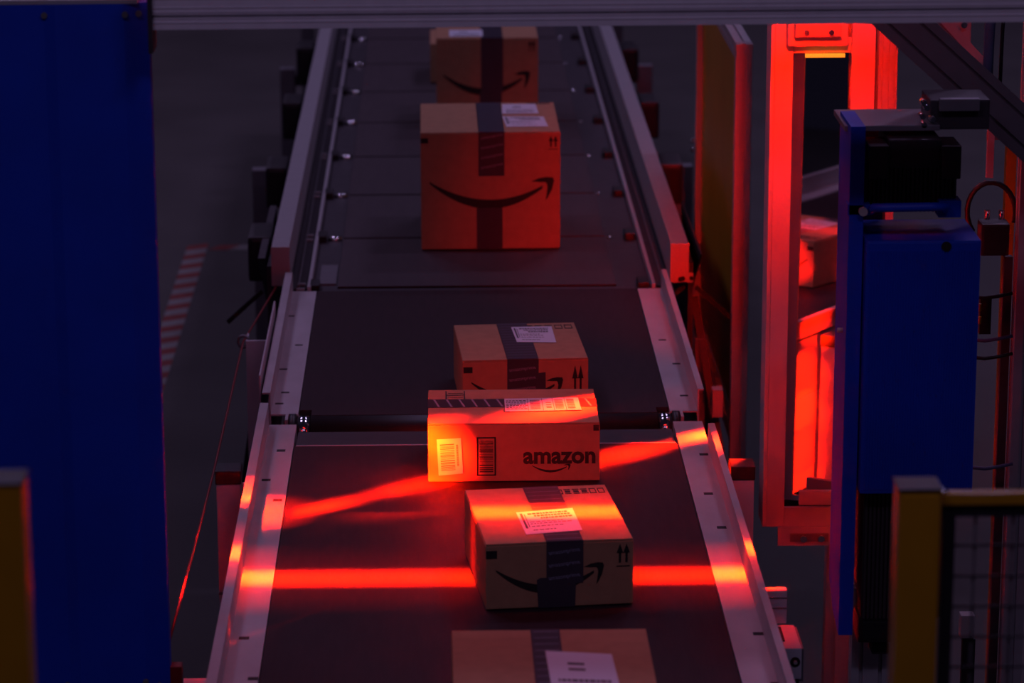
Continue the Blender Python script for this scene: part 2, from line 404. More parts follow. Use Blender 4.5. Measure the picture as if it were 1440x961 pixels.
def parcel(label, loc, rz, wd, dp, ht, tape_u=(0.41, 0.60), cross=False, gap_v=None, smile_u=None, smile_v=None, mark=True, arrows=None, stickers=(), tape_words=0, extra=None, lift=0.0, row=None):
    t = thing('parcel_box', label, 'box', loc, rz, 'cardboard boxes on the conveyor')
    hw = wd/2; FT = 0.004
    body = MB()
    body.box(-hw, hw, 0, dp, 0.001, ht-FT, 0.0025); body.build('carton', 'card', t, True)
    front = lambda u, v, l: (-hw+wd*u, -0.0006-l, ht*v)
    topf = lambda u, v, l: (-hw+wd*u, dp*v, ht+0.0006+l)
    if not cross:                                     # flaps meet along the depth under the tape
        um = (tape_u[0]+tape_u[1])/2
        MB().box(-hw+0.001, -hw+wd*um-0.001, 0.001, dp-0.001, ht-FT+0.0002, ht, 0.0012).build('flap', 'card', t, True)
        f2 = MB().box(-hw+wd*um+0.001, hw-0.001, 0.001, dp-0.001, ht-FT+0.0002, ht, 0.0012).build('flap', 'card', t, True)
        if lift: f2.rotation_euler = (0, -lift, 0); f2.location = (0, 0, 0)
        tp = MB().poly([(tape_u[0], -0.0), (tape_u[1], 0.0), (tape_u[1], 1), (tape_u[0], 1)], topf, 0.0004)
        flat(tp, 'tape', 'tape_strip', t)
        if gap_v:
            for a, b, du in ((gap_v[1], 1.0, 0), (0.0, gap_v[0], -0.015)):
                if b > a:
                    tp = MB().poly([(tape_u[0]+du, a), (tape_u[1]+du, a), (tape_u[1]+du, b), (tape_u[0]+du, b)], front, 0.0004)
                    flat(tp, 'tape', 'tape_tail', t)
    else:
        vm = (tape_u[0]+tape_u[1])/2
        MB().box(-hw+0.001, hw-0.001, 0.001, dp*vm-0.001, ht-FT+0.0002, ht, 0.0012).build('flap', 'card', t, True)
        MB().box(-hw+0.001, hw-0.001, dp*vm+0.001, dp-0.001, ht-FT+0.0002, ht, 0.0012).build('flap', 'card', t, True)
        flat(MB().poly([(0, tape_u[0]), (1, tape_u[0]), (1, tape_u[1]), (0, tape_u[1])], topf, 0.0004), 'tape', 'tape_strip', t)
        sidef = lambda s: (lambda u, v, l: (s*(hw+0.0006+l), dp*u, ht*v))
        for s in (-1, 1):
            flat(MB().poly([(tape_u[0], 0.6), (tape_u[1], 0.6), (tape_u[1], 1), (tape_u[0], 1)], sidef(s), 0.0004), 'tape', 'tape_tail', t)
    if smile_u:
        mb = MB()
        smile(mb, front, 0.0003, lambda u: smile_u[0]+(u-0.062)/0.898*(smile_u[1]-smile_u[0]), lambda v: smile_v[0]+(v-0.37)/0.245*(smile_v[1]-smile_v[0]))
        flat(mb, 'ink', 'smile_print', t)
        # the same print on the back of the carton
        back = lambda u, v, l: (hw-wd*u, dp+0.0006+l, ht*v)
        mb = MB()
        smile(mb, back, 0.0003, lambda u: smile_u[0]+(u-0.062)/0.898*(smile_u[1]-smile_u[0]), lambda v: smile_v[0]+(v-0.37)/0.245*(smile_v[1]-smile_v[0]))
        mb.poly([(0.004, 0.79), (0.075, 0.79), (0.075, 0.88), (0.004, 0.88)], back, 0.0003)
        flat(mb, 'ink', 'smile_print', t)
        flat(MB().poly([(tape_u[0], 0.3), (tape_u[1], 0.3), (tape_u[1], 1), (tape_u[0], 1)], back, 0.0005), 'tape', 'tape_tail', t)
    if mark:
        u0, u1, v0, v1 = mark
        flat(MB().poly([(u0, v0), (u1, v0), (u1, v1), (u0, v1)], front, 0.0003), 'ink', 'corner_mark', t)
    if arrows:
        u0, u1, v0, v1 = arrows; mb = MB(); w_ = u1-u0; h_ = v1-v0
        for c in (u0+w_*0.25, u0+w_*0.75):
            mb.poly([(c-w_*.09, v0+h_*.18), (c+w_*.09, v0+h_*.18), (c+w_*.09, v0+h_*.66), (c-w_*.09, v0+h_*.66)], front, 0.0003)
            mb.poly([(c-w_*.25, v0+h_*.60), (c+w_*.25, v0+h_*.60), (c, v1)], front, 0.0003)
        mb.poly([(u0, v0), (u1, v0), (u1, v0+h_*.05), (u0, v0+h_*.05)], front, 0.0003)
        flat(mb, 'ink', 'this_way_up_print', t)
    if row:
        u0, u1, v0, v1 = row; mb = MB(); x = u0; w_ = u1-u0
        for i in range(6):
            a = u0+w_*i/6; b = u0+w_*(i+0.78)/6; e = (v1-v0)*0.14
            mb.poly([(a, v0), (b, v0), (b, v0+e), (a, v0+e)], topf, 0.0003); mb.poly([(a, v1-e), (b, v1-e), (b, v1), (a, v1)], topf, 0.0003)
            if i in (1, 2, 3): mb.poly([(a+.004, v0+2*e), (b-.004, v0+2*e), (b-.004, v1-2*e), (a+.004, v1-2*e)], topf, 0.0003)
            else:
                mb.poly([(a, v0), (a+.006, v0), (a+.006, v1), (a, v1)], topf, 0.0003); mb.poly([(b-.006, v0), (b, v0), (b, v1), (b-.006, v1)], topf, 0.0003)
        flat(mb, 'ink', 'handling_print', t)
    if tape_words:
        mb = MB(); n = tape_words
        fl_ = lambda u, v, l: front(u, v, 0.0007)
        tl_ = lambda u, v, l: topf(u, v, 0.0007)
        tw = tape_u[1]-tape_u[0]
        if not cross:
            for i in range(n):
                words(mb, 'amazonprime', fl_, tape_u[0]+0.02, (gap_v[1] if gap_v else 0)+0.06+0.9*i/n*(1-(gap_v[1] if gap_v else 0)), tw*0.86, wd/ht, 0.0, 0.22)
            ns = 14
            for i in range(ns):
                v = (i+0.5)/ns
                mb.poly([(tape_u[0]+.012, v), (tape_u[1]-.012, v+0.004), (tape_u[1]-.012, v+0.010), (tape_u[0]+.012, v+0.006)], tl_, 0.0001)
        else:
            for i in range(13):
                u = 0.03 + i*0.075
                mb.poly([(u+.03, tape_u[0]+.01), (u+.042, tape_u[0]+.01), (u+.012, tape_u[1]-.01), (u, tape_u[1]-.01)], tl_, 0.0001)
        flat(mb, 'tapeprint', 'tape_print', t)
    for st in stickers:
        face, pts, style = st
        fn0 = front if face == 'front' else topf
        fn = lambda u, v, l, f=fn0: f(u, v, 0.0009+l)
        lb = flat(MB().poly(pts, fn, 0.0003), 'paper', 'label_sticker', t)
        def q(a, b):                                  # bilinear position inside the sticker
            p0, p1, p2, p3 = [Vector(p) for p in pts]
            return tuple((p0*(1-a)+p1*a)*(1-b) + (p3*(1-a)+p2*a)*b)
        mb = MB(); fp = lambda u, v, l, f=fn0: f(u, v, 0.0014)
        rnd = random.Random(len(label)+len(pts)*3+int(pts[0][0]*100))
        def rect(a0, a1, b0, b1): mb.poly([q(a0, b0), q(a1, b0), q(a1, b1), q(a0, b1)], fp, 0.0001)
        if style == 'bars_h':                         # bars lying across
            v = 0.12
            while v < 0.86:
                h = rnd.choice((0.010, 0.016, 0.026)); rect(0.12, 0.70, v, v+h); v += h+rnd.choice((0.014, 0.02, 0.03))
            v = 0.22
            while v < 0.80: rect(0.78, 0.86, v, v+0.022); v += 0.034
        elif style == 'address':
            rect(0.05, 0.09, 0.25, 0.92); rect(0.115, 0.13, 0.30, 0.88)
            for i, b in enumerate((0.84, 0.74, 0.63)):
                a = 0.18+0.10*i
                while a < 0.88:
                    l = rnd.uniform(0.02, 0.07); rect(a, a+l, b, b+0.065); a += l+0.012
            for b in (0.50, 0.42, 0.30, 0.14):
                a = 0.16
                while a < rnd.uniform(0.5, 0.95):
                    l = rnd.uniform(0.03, 0.09); rect(a, a+l, b, b+0.03); a += l+0.02
        elif style == 'shipping':
            for b in (0.15, 0.27, 0.40, 0.52, 0.66, 0.78):
                a = 0.02
                while a < 0.27:
                    l = rnd.uniform(0.015, 0.05); rect(a, a+l, b, b+0.06); a += l+0.012
            for a0, a1 in ((0.34, 0.47), (0.67, 0.78), (0.83, 0.93)):
                v = 0.14
                while v < 0.86:
                    h = rnd.choice((0.02, 0.035, 0.05)); rect(a0, a1, v, v+h); v += h+rnd.choice((0.02, 0.035))
            for a0 in (0.305, 0.50, 0.645, 0.805): rect(a0, a0+0.006, 0.02, 0.98)
            for b in (0.2, 0.3, 0.42, 0.6): rect(0.55, 0.62, b, b+0.05)
        elif style == 'plain':
            for b in (0.72, 0.60): rect(0.30, 0.55, b, b+0.05)
            for b in (0.36, 0.22, 0.10):
                a = 0.12
                while a < 0.85:
                    l = rnd.uniform(0.03, 0.09); rect(a, a+l, b, b+0.055); a += l+0.015
        mb_o = mb.build('label_print', 'ink2', lb, True)
    if extra: extra(t, front, topf)
    return t
def quad(u0, u1, v0, v1, sk=0.0, rot=0.0): return [(u0+sk, v0+rot), (u1+sk, v0), (u1, v1), (u0, v1+rot)]

# farthest, mostly hidden
parcel('small farthest box peeking out at the left behind the others', (0.105, 11.86, BZ), 0.0, 0.265, 0.35, 0.150, (0.42, 0.6), mark=None)
parcel('second farthest box, tucked behind the tallest box under the top beam', (0.1755, 10.90, BZ), 0.0, 0.359, 0.42, 0.327, (0.44, 0.655), gap_v=(0.42, 0.42), smile_u=(0.07, 0.92), smile_v=(0.40, 0.64),
       mark=None, arrows=(0.90, 0.97, 0.86, 0.97), stickers=(('top', [(0.13, 0.08), (0.46, 0.08), (0.46, 0.42), (0.13, 0.42)], 'plain'),))
parcel('tallest box with a big black smile, standing on the slatted conveyor', (0.1535, 9.033, BZ), math.radians(0.2), 0.411, 0.475, 0.352, (0.414, 0.600), gap_v=(0.355, 0.628), smile_u=(0.062, 0.956), smile_v=(0.37, 0.615),
       mark=(0.002, 0.055, 0.91, 0.955), arrows=(0.915, 0.983, 0.85, 0.965), tape_words=4, row=(0.80, 0.97, 0.93, 0.98),
       stickers=(('top', [(0.62, 0.16), (0.92, 0.16), (0.90, 0.49), (0.60, 0.51)], 'address'), ('top', [(0.60, 0.60), (0.87, 0.60), (0.86, 0.93), (0.61, 0.93)], 'plain')))
parcel('low box right behind the box lettered amazon', (0.2055, 7.270, BZ), math.radians(3.2), 0.304, 0.345, 0.137, (0.355, 0.605), gap_v=(0.0, 0.0), smile_u=(0.07, 0.80), smile_v=(0.26, 0.66),
       mark=(0.008, 0.080, 0.77, 0.88), arrows=(0.872, 0.962, 0.27, 0.87), tape_words=5, row=(0.50, 0.985, 0.82, 0.93),
       stickers=(('top', [(0.475, 0.46), (0.79, 0.42), (0.80, 0.88), (0.465, 0.88)], 'address'),),
       extra=lambda t, fr, tp: flat(MB().poly([(0.57, 0.0), (0.665, 0.0), (0.66, 0.76), (0.58, 0.74)], fr, 0.0005), 'tape', 'tape_patch', t))
def wordmark(t, fr, tp):
    mb = MB(); words(mb, 'amazon', lambda u, v, l: fr(u, v, 0.0004), 0.553, 0.315, 0.422, 0.385/0.137*1.02, 0.034)
    flat(mb, 'ink', 'wordmark_print', t)
    mb = MB(); smile(mb, fr, 0.0003, lambda u: 0.605+(u-0.062)/0.898*0.225, lambda v: 0.165+(v-0.37)/0.245*0.130)
    flat(mb, 'ink', 'smile_print', t)
    mb = MB(); a0, a1, b0, b1 = 0.283, 0.395, 0.105, 0.765; e = 0.009; f = 0.022
    for q in ((a0, a1, b0, b0+f), (a0, a1, b1-f, b1), (a0, a0+e, b0, b1), (a1-e, a1, b0, b1)): mb.poly([(q[0], q[2]), (q[1], q[2]), (q[1], q[3]), (q[0], q[3])], fr, 0.0003)
    v = b0+0.06; r = random.Random(5)
    while v < b1-0.06:
        h = r.choice((0.006, 0.010, 0.018)); mb.poly([(a0+.016, v), (a1-.016, v), (a1-.016, v+h), (a0+.016, v+h)], fr, 0.0003); v += h+r.choice((0.010, 0.016, 0.026))
    flat(mb, 'ink', 'barcode_print', t)
    mb = MB()
    for a, b, c, d in ((0.105, 0.222, 0.82, 0.835), (0.105, 0.112, 0.70, 0.95), (0.215, 0.222, 0.70, 0.95), (0.12, 0.21, 0.76, 0.77), (0.12, 0.21, 0.88, 0.89)): mb.poly([(a, c), (b, c), (b, d), (a, d)], tp, 0.0003)
    flat(mb, 'ink', 'handling_print', t)
parcel('wide box lettered amazon, lit bright orange at its left end', (0.164, 6.723, BZ), 0.0, 0.385, 0.280, 0.137, (0.46, 0.70), cross=True, mark=(0.962, 0.995, 0.86, 0.96), tape_words=1,
       stickers=(('front', [(0.060, 0.115), (0.203, 0.150), (0.192, 0.755), (0.050, 0.735)], 'bars_h'), ('top', [(0.455, 0.315), (0.905, 0.345), (0.895, 0.715), (0.455, 0.695)], 'shipping')), extra=wordmark)
def patch4(t, fr, tp):
    flat(MB().poly([(0.355, 0.0), (0.605, 0.0), (0.61, 0.36), (0.645, 0.36), (0.655, 0.46), (0.37, 0.46), (0.345, 0.43)], fr, 0.0006), 'tape', 'tape_patch', t)
parcel('box with the bright light stripe across its top, second nearest', (0.2335, 5.884, BZ), math.radians(6.0), 0.296, 0.362, 0.137, (0.41, 0.66), gap_v=(0.0, 0.36), smile_u=(0.07, 0.80), smile_v=(0.26, 0.66),
       mark=(0.004, 0.078, 0.78, 0.90), arrows=(0.885, 0.975, 0.58, 0.93), tape_words=3, row=(0.63, 0.985, 0.84, 0.93),
       stickers=(('top', [(0.295, 0.13), (0.685, 0.17), (0.69, 0.57), (0.29, 0.53)], 'address'),), extra=patch4)
parcel('nearest box, cut off by the bottom edge, only its top in view', (0.189, 4.77, BZ), math.radians(0.2), 0.344, 0.436, 0.200, (0.405, 0.555), gap_v=(0.3, 0.7), mark=None, tape_words=1,
       stickers=(('top', [(0.485, 0.22), (0.82, 0.20), (0.80, 0.70), (0.47, 0.745)], 'plain'),))
# ------------------------------------------------------------------ scan tunnel frame
t = thing('tunnel_beam', 'grooved aluminium beam crossing the top of the view', 'beam', (0.3, 5.62, 2.06))
MB().extr((-0.512, 5.62, 2.105), (1.6, 5.62, 2.105), 0.045, 0.090, (0, 0, 1), 1, 2, 0.009, 0.012).build('profile', 'beam', t)
for dz in (0.009, 0.017, 0.028, 0.036, 0.053, 0.062, 0.074):
    MB().box(-0.511, 1.6, 5.5962, 5.5975, 2.0625+dz, 2.0625+dz+0.0025).build('rib', 'beam', t)
MB().box(-0.520, -0.512, 5.58, 5.66, 2.02, 2.17).build('end_plate', 'dark', t)

# left scanner column, blue cover folded at both sides
t = thing('scanner_column', 'tall blue sheet-metal scanner column filling the left edge', 'column', (-0.75, 5.75, 0))
xr = -0.529
cov = MB().prism([(xr, 5.74), (xr-0.002, 5.722), (-0.575, 5.700), (-0.700, 5.694), (-0.722, 5.700), (-1.0, 5.70), (-1.0, 5.92), (-0.562, 5.92)], 'z', 0.742, 2.092).build('cover', 'blue', t)
MB().box(-1.0, xr-0.020, 5.70, 5.92, 2.0925, 2.10).build('top_plate', 'alu', t)
for x, z in ((-0.572, 2.073), (-0.548, 2.073), (-0.72, 2.073), (-0.576, 0.770), (-0.551, 0.758), (-0.728, 0.765)):
    yy = 5.70 if x < -0.56 else 5.712
    MB().cyl((x, yy, z), (x, yy-0.006, z), 0.006, 10).build('screw', 'dalu', cov, True)
MB().extr((-0.62, 5.82, 0), (-0.62, 5.82, 0.741), 0.09, 0.09, (0, 1, 0), 2, 2).build('support_post', 'alu', t)
MB().extr((-0.90, 5.82, 0), (-0.90, 5.82, 0.741), 0.09, 0.09, (0, 1, 0), 2, 2).build('support_post', 'alu', t)
MB().box(-0.60, -0.470, 5.76, 5.90, 0.660, 0.700, 0.003).build('base_shelf', 'white', t)
MB().box(xr-0.02, -0.508, 5.725, 5.755, 0.72, 0.79, 0.004).build('cable_gland', 'cord', t)

# overhead line light (above the view) and the posts that carry it
t = thing('line_light', 'long overhead line light throwing the red stripe across the belt', 'lamp', (0.105, 6.075, 2.38))
MB().box(-0.62, 0.83, 6.03, 6.12, 2.40, 2.50, 0.004).build('housing', 'dark', t)
MB().box(-0.56, 0.77, 6.069, 6.081, 2.394, 2.3999).build('led_strip', 'lens', t)
MB().extr((-0.62, 6.075, 2.53), (1.6, 6.075, 2.53), 0.045, 0.045, (0, 0, 1)).build('carrier_beam', 'alu', t)
MB().extr((-0.655, 6.075, 0.0), (-0.655, 6.075, 2.53), 0.045, 0.045, (0, 1, 0)).build('carrier_post', 'alu', t)
area_light('stripe_light', (0.105, 6.075, 2.39), (0, 0, -1), 1.30, 0.012, P_STRIPE, RED, 5.0, t)
area_light('stripe_halo', (0.105, 6.075, 2.388), (0, 0, -1), 1.30, 0.012, P_STRIPE*0.06, RED, 17.0, t)
area_light('stripe_near_spill', (0.105, 6.05, 2.385), (0, -0.6, -1), 1.30, 0.03, P_SPILL*1.2, RED, 100, t)
area_light('stripe_spill', (0.105, 6.10, 2.385), (0, 1.4, -1), 1.30, 0.03, P_SPILL, RED, 120, t)

# added unseen lamp, aimed back to redden the right post and rail end
t = thing('added_flood_lamp', 'added red flood lamp above the right conveyor edge, out of view', 'lamp', (0.76, 6.12, 2.30))
MB().box(0.70, 0.82, 6.03, 6.09, 2.24, 2.36, 0.004).build('housing', 'dark', t)
MB().box(0.71, 0.81, 6.0905, 6.094, 2.25, 2.35).build('lens', 'lens', t)
MB().box(0.75, 0.77, 6.05, 6.08, 2.361, 2.399).build('hanger', 'dark', t)
area_light('added_flood_light', (0.76, 6.10, 2.30), (0.045, 1.0, -0.52), 0.10, 0.10, P_FLOOD, RED, 33, t)

# upright line lights: a vertical housing with a stack of tilted LED modules
def line_stack(t, loc, z0, z1, heading, modules):
    rz = math.atan2(heading[1], heading[0])
    h = MB().box(-0.055, -0.006, -0.022, 0.022, z0, z1, 0.003).build('housing', 'dark', t)
    h.location = (loc[0], loc[1], 0); h.rotation_euler = (0, 0, rz)
    for z, hgt, d, power, spread in modules:
        l = MB().box(-0.0058, -0.002, -0.016, 0.016, z-hgt/2, z+hgt/2).build('led_module', 'lens', t)
        l.location = (loc[0], loc[1], 0); l.rotation_euler = (0, 0, rz)
        area_light('led_light', (loc[0], loc[1], z), Vector(d).normalized(), 0.03, hgt, power, RED, spread, t)
# left one, behind the blue column
t = thing('line_light', 'upright red line light hidden behind the blue column', 'lamp', (-0.80, 6.16, 0))
line_stack(t, (-0.78, 6.17), 0.90, 1.80, (0.75, 0.553),
           [(1.02+0.12*k, 0.11, (0.75, 0.553, -0.46), P_LEFT/4, 6.5) for k in range(4)] +
           [(1.56, 0.10, (0.75, 0.553, -0.62), P_LEFT*0.045, 55)] +
           [(1.72, 0.10, (0.385, 0.33, -0.90), P_LEFT*0.16, 13)])
MB().extr((-0.84, 6.125, 0.0), (-0.84, 6.125, 0.899), 0.045, 0.045).build('stand', 'alu', t)

# ------------------------------------------------------------------ right mirror tower
t = thing('mirror_tower', 'white-framed tall mirror tower glowing red right of the conveyor', 'mirror', (0.93, 7.4, 0))
YM = 7.40
MB().box(0.797, 0.806, 7.40, 7.50, 0.515, 2.15, 0.001).build('left_edge', 'white', t)
MB().box(0.8065, 0.850, 7.40, 7.408, 0.515, 2.15, 0.001).build('left_stile', 'white', t)
MB().box(0.990, 1.046, 7.40, 7.41, 0.515, 2.15, 0.001).build('right_stile', 'white', t)
MB().box(0.8505, 0.9895, 7.40, 7.41, 0.515, 0.565, 0.001).build('bottom_rail', 'white', t)
MB().box(0.8505, 0.9895, 7.40, 7.41, 1.703, 1.74, 0.001).build('top_rail', 'white', t)
a = math.radians(16.3)
pane = MB().box(-0.074, 0.074, 0, 0.004, 0.566, 1.702).build('mirror_pane', 'mirror', t)
pane.rotation_mode = 'ZYX'; pane.rotation_euler = (math.radians(-1.42), 0, -a); pane.location = (0.918, 7.432, 0)
MB().box(0.845, 0.99, 7.49, 7.495, 0.515, 2.15).build('back_panel', 'black', t)
MB().extr((1.075, 7.43, 0.4), (1.075, 7.43, 2.3), 0.045, 0.09, (0, 1, 0), 3, 3, 0.005, 0.008).build('carrier_profile', 'alu', t)
MB().extr((1.02, 7.55, 0.0), (1.02, 7.55, 2.3), 0.09, 0.045, (0, 1, 0), 2, 1).build('carrier_post', 'alu', t)
MB().box(0.835, 0.99, 7.392, 7.399, 0.468, 0.515).build('lower_bracket', 'white', t)
MB().box(0.865, 0.96, 7.385, 7.3915, 0.480, 0.500).build('slot_plate', 'dalu', t)
for x in (0.897, 0.941):
    MB().cyl((x, 7.3845, 0.490), (x, 7.374, 0.490), 0.009, 6).build('bolt', 'chrome', t)
MB().box(0.885, 0.989, 7.384, 7.399, 0.575, 0.612, 0.003).build('lower_clamp', 'white', t)
MB().box(0.832, 0.975, 7.36, 7.399, 1.725, 1.79, 0.008).build('upper_clamp', 'white', t)
MB().box(0.846, 0.955, 7.33, 7.358, 1.752, 1.792, 0.003).build('upper_bracket', 'alu', t)
for x in (0.872, 0.930):
    MB().cyl((x, 7.329, 1.765), (x, 7.318, 1.765), 0.006, 8).build('bolt', 'chrome', t)
MB().box(0.878, 0.972, 7.388, 7.3995, 1.694, 1.702).build('glowing_lip', 'glint_glow', t)  # lip made to glow in place of reflected light
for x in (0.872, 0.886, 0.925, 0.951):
    MB().box(x-0.006, x+0.006, 7.345, 7.357, 1.793, 1.799).build('painted_glint', 'glint_glow', t)  # small glowing blocks put in as glints on the bracket

# right one, added before the right stile in place of light off the mirror
t = thing('line_light', 'upright red line light standing behind the blue camera unit', 'lamp', (1.02, 7.36, 0))
line_stack(t, (1.02, 7.365), 0.42, 1.46, (-0.81, -0.585),
           [(0.50+0.11*k, 0.10, (-0.63, -0.75, -0.02), P_RIGHT*2.2, 12) for k in range(3)] +
           [(0.93, 0.10, (-0.82, -1.125, -0.06), P_RIGHT*0.9, 9)] +
           [(1.04+0.11*k, 0.10, (-0.81, -0.585, -0.45), P_RIGHT/3.5, 9.0) for k in range(4)])
MB().extr((1.062, 7.35, 0.0), (1.062, 7.35, 0.419), 0.03, 0.03).build('stand', 'dalu', t)

# ------------------------------------------------------------------ right camera unit
YU = 6.10
def rect_at(name, m, parent, u0, v0, u1, v1, y, depth, bev=0.002, local=False):
    p = at(u0, (v0+v1)/2, y); q = at(u1, (v0+v1)/2, y); zt = at((u0+u1)/2, v0, y).z; zb = at((u0+u1)/2, v1, y).z
    return MB().box(p.x, q.x, y, y+depth, zb, zt, bev).build(name, m, parent, local)
t = thing('scanner_camera', 'blue-covered scanner camera unit with ribbed body on the right', 'camera unit', (0.93, 6.2, 0))
p = at(1188, 535, YU); q = at(1208, 535, YU)
z0, z1 = at(1190, 893, YU).z, at(1190, 178, YU).z
MB().prism([(6.10, z0), (6.10, z1), (6.27, z1), (6.27, z0+0.07), (6.20, z0+0.02)], 'x', p.x, q.x).build('mounting_plate', 'blue', t)
xl_, xr_ = q.x+0.004, at(1372, 500, YU).x
ztop, zbot = at(1290, 335, YU).z, at(1290, 690, YU).z
cv = MB().box(xl_, xr_, YU-0.02, YU+0.18, zbot, ztop, 0.006).build('cover', 'blue', t)
n = 40
mb = MB()
for i in range(n):
    x = xl_+0.010+(xr_-xl_-0.020)*i/(n-1); mb.box(x-0.0012, x+0.0012, YU-0.0225, YU-0.019, zbot+0.01, ztop-0.02)
mb.build('cover_ribs', 'blue', t)['kind'] = 'stuff'
MB().cyl((xr_-0.07, YU-0.0195, ztop-0.012), (xr_-0.07, YU-0.024, ztop-0.012), 0.010, 14).build('cover_hole', 'ink', t)
def ribbed(name, u0, v0, u1, v1, y, depth, n):
    p = at(u0, (v0+v1)/2, y).x; q = at(u1, (v0+v1)/2, y).x; zt = at(u0, v0, y).z; zb = at(u0, v1, y).z
    mb = MB().box(p, q, y, y+depth, zb, zt)
    for i in range(n):
        x = p+(q-p)*(i+0.5)/n; mb.box(x-(q-p)/n*0.28, x+(q-p)/n*0.28, y-0.008, y-0.0001, zb, zt)
    return mb.build(name, 'fin', t)
ribbed('heatsink', 1214, 222, 1345, 297, YU+0.03, 0.16, 22)
ribbed('heatsink', 1213, 692, 1340, 868, YU+0.03, 0.14, 22)
for u in (1222, 1324): rect_at('lug', 'dark', t, u, 205, u+28, 252, YU+0.005, 0.10, 0.004)
rect_at('head_block', 'dark', t, 1250, 196, 1324, 236, YU+0.02, 0.16, 0.004)
rect_at('top_plate', 'dalu', t, 1188, 176, 1322, 184, YU+0.05, 0.18, 0.002)
rect_at('handle_bracket', 'blue', t, 1192, 287, 1224, 303, YU, 0.04, 0.002)
a0, a1 = at(1228, 292, YU-0.02), at(1330, 290, YU-0.02)
MB().tube([a0+Vector((0, 0.03, -0.012)), a0, a0*0.8+a1*0.2, a1*0.8+a0*0.2, a1, a1+Vector((0, 0.03, -0.012))], 0.009, 10).build('handle', 'blue', t)
rect_at('handle_block', 'blue', t, 1320, 282, 1352, 306, YU, 0.05, 0.003)
p = at(1213, 296, YU-0.005); MB().cyl(p, p+Vector((0, -0.012, 0)), 0.009, 10).build('knob', 'redcap', t)
p = at(1183, 464, YU+0.05); MB().cyl((p.x+0.004, p.y, p.z), (p.x-0.008, p.y, p.z), 0.005, 10).build('pin', 'redcap', t)
rect_at('motor', 'black', t, 1206, 868, 1262, 905, YU+0.03, 0.12, 0.012)
rect_at('motor_plug', 'black', t, 1226, 905, 1250, 920, YU+0.06, 0.05, 0.004)
arm = rect_at('side_arm', 'dark', t, 1308, 140, 1392, 182, YU+0.08, 0.12, 0.004)
rect_at('arm_cover', 'dalu', t, 1322, 139, 1378, 156, YU+0.06, 0.019, 0.002)
for u, v in ((1300, 145), (1298, 164), (1304, 152), (1300, 176), (1312, 168)):
    p = at(u, v, YU+0.05); MB().cyl(p, p+Vector((0, 0.03, 0)), 0.006, 8).build('bolt', 'chrome', t)
# lower carrier of the unit
x0, x1 = at(1198, 930, YU+0.1).x, at(1252, 930, YU+0.1).x
MB().extr(((x0+x1)/2, YU+0.13, 0), ((x0+x1)/2, YU+0.13, 0.77), x1-x0, 0.045, (0, 1, 0), 2, 1).build('carrier_post', 'alu', t)
# red lamp on the far side of the unit, aimed at the mirror
MB().box(0.855, 0.925, YU+0.27, YU+0.31, 1.05, 1.74, 0.003).build('lamp_housing', 'dark', t)
MB().box(0.872, 0.908, YU+0.3101, YU+0.314, 1.10, 1.70).build('led_strip', 'lens', t)
area_light('mirror_light', (0.89, YU+0.32, 1.40), (0, 1, 0), 0.04, 0.60, P_CAMERA, RED, 150, t)

# ------------------------------------------------------------------ yellow fence panel behind the tower
t = thing('panel_fence', 'yellow panel in an aluminium frame behind the mirror tower', 'fence', (0.84, 9.1, 0))
MB().extr((0.842, 8.52, 0.0), (0.842, 8.52, 1.545), 0.045, 0.045, (0, 1, 0), 1, 1, 0.012, 0.014).build('front_post', 'alu', t)
MB().extr((0.842, 8.544, 1.5225), (0.842, 9.78, 1.5225), 0.045, 0.045, (0, 0, 1)).build('top_rail', 'alu', t)
MB().extr((0.842, 9.80, 0.0), (0.842, 9.80, 1.545), 0.045, 0.045, (0, 1, 0)).build('rear_post', 'alu', t)
MB().box(0.838, 0.846, 8.545, 9.776, 0.45, 1.499).build('panel', 'ypanel', t)
MB().extr((0.842, 8.544, 0.425), (0.842, 9.776, 0.425), 0.045, 0.045, (0, 0, 1)).build('bottom_rail', 'alu', t)
for z in (0.99, 1.02): MB().cyl((0.818, 9.80, z), (0.805, 9.80, z), 0.007, 8).build('bolt', 'chrome', t)
MB().box(0.829, 0.837, 8.55, 8.58, 1.15, 1.20).build('hinge', 'black', t)
t = thing('support_strut', 'black slanted strut leaning beside the yellow panel', 'strut', (0.80, 8.3, 0))
MB().bar((0.722, 8.62, 0.80), (0.812, 8.20, 0.20), 0.022, 0.022, (1, 0, 0)).build('bar', 'black', t)
MB().bar((0.735, 8.55, 0.70), (0.735, 8.55, 0.0), 0.03, 0.03, (1, 0, 0)).build('upright', 'dalu', t)
MB().box(0.755, 0.785, 8.36, 8.40, 0.52, 0.60, 0.003).build('clamp', 'redcap', t)

# ------------------------------------------------------------------ brackets lower right of the near conveyor
t = thing('sensor_bracket', 'slotted aluminium sensor bracket at the near conveyor right side', 'bracket', (0.69, 5.85, 0.7))
b1 = MB().box(0.640, 0.690, 5.92, 5.94, 0.80, 0.872, 0.002).build('slot_bar', 'white', t)
for dz in (0.012, 0.034): MB().box(0.640, 0.6905, 5.9185, 5.9199, 0.80+dz+0.02, 0.80+dz+0.023).build('rib', 'dalu', b1, True)
MB().box(0.640, 0.705, 5.80, 5.919, 0.785, 0.798, 0.002).build('base_plate', 'white', t)
MB().box(0.668, 0.676, 5.82, 5.90, 0.7981, 0.801).build('slot', 'ink', t)
b2 = MB().box(0.640, 0.705, 5.775, 5.799, 0.735, 0.800, 0.002).build('front_block', 'white', t)
MB().cyl((0.692, 5.7749, 0.772), (0.692, 5.773, 0.772), 0.010, 14).build('socket', 'ink', t)
MB().cyl((0.692, 5.7729, 0.772), (0.692, 5.768, 0.772), 0.004, 8).build('screw', 'alu', t)
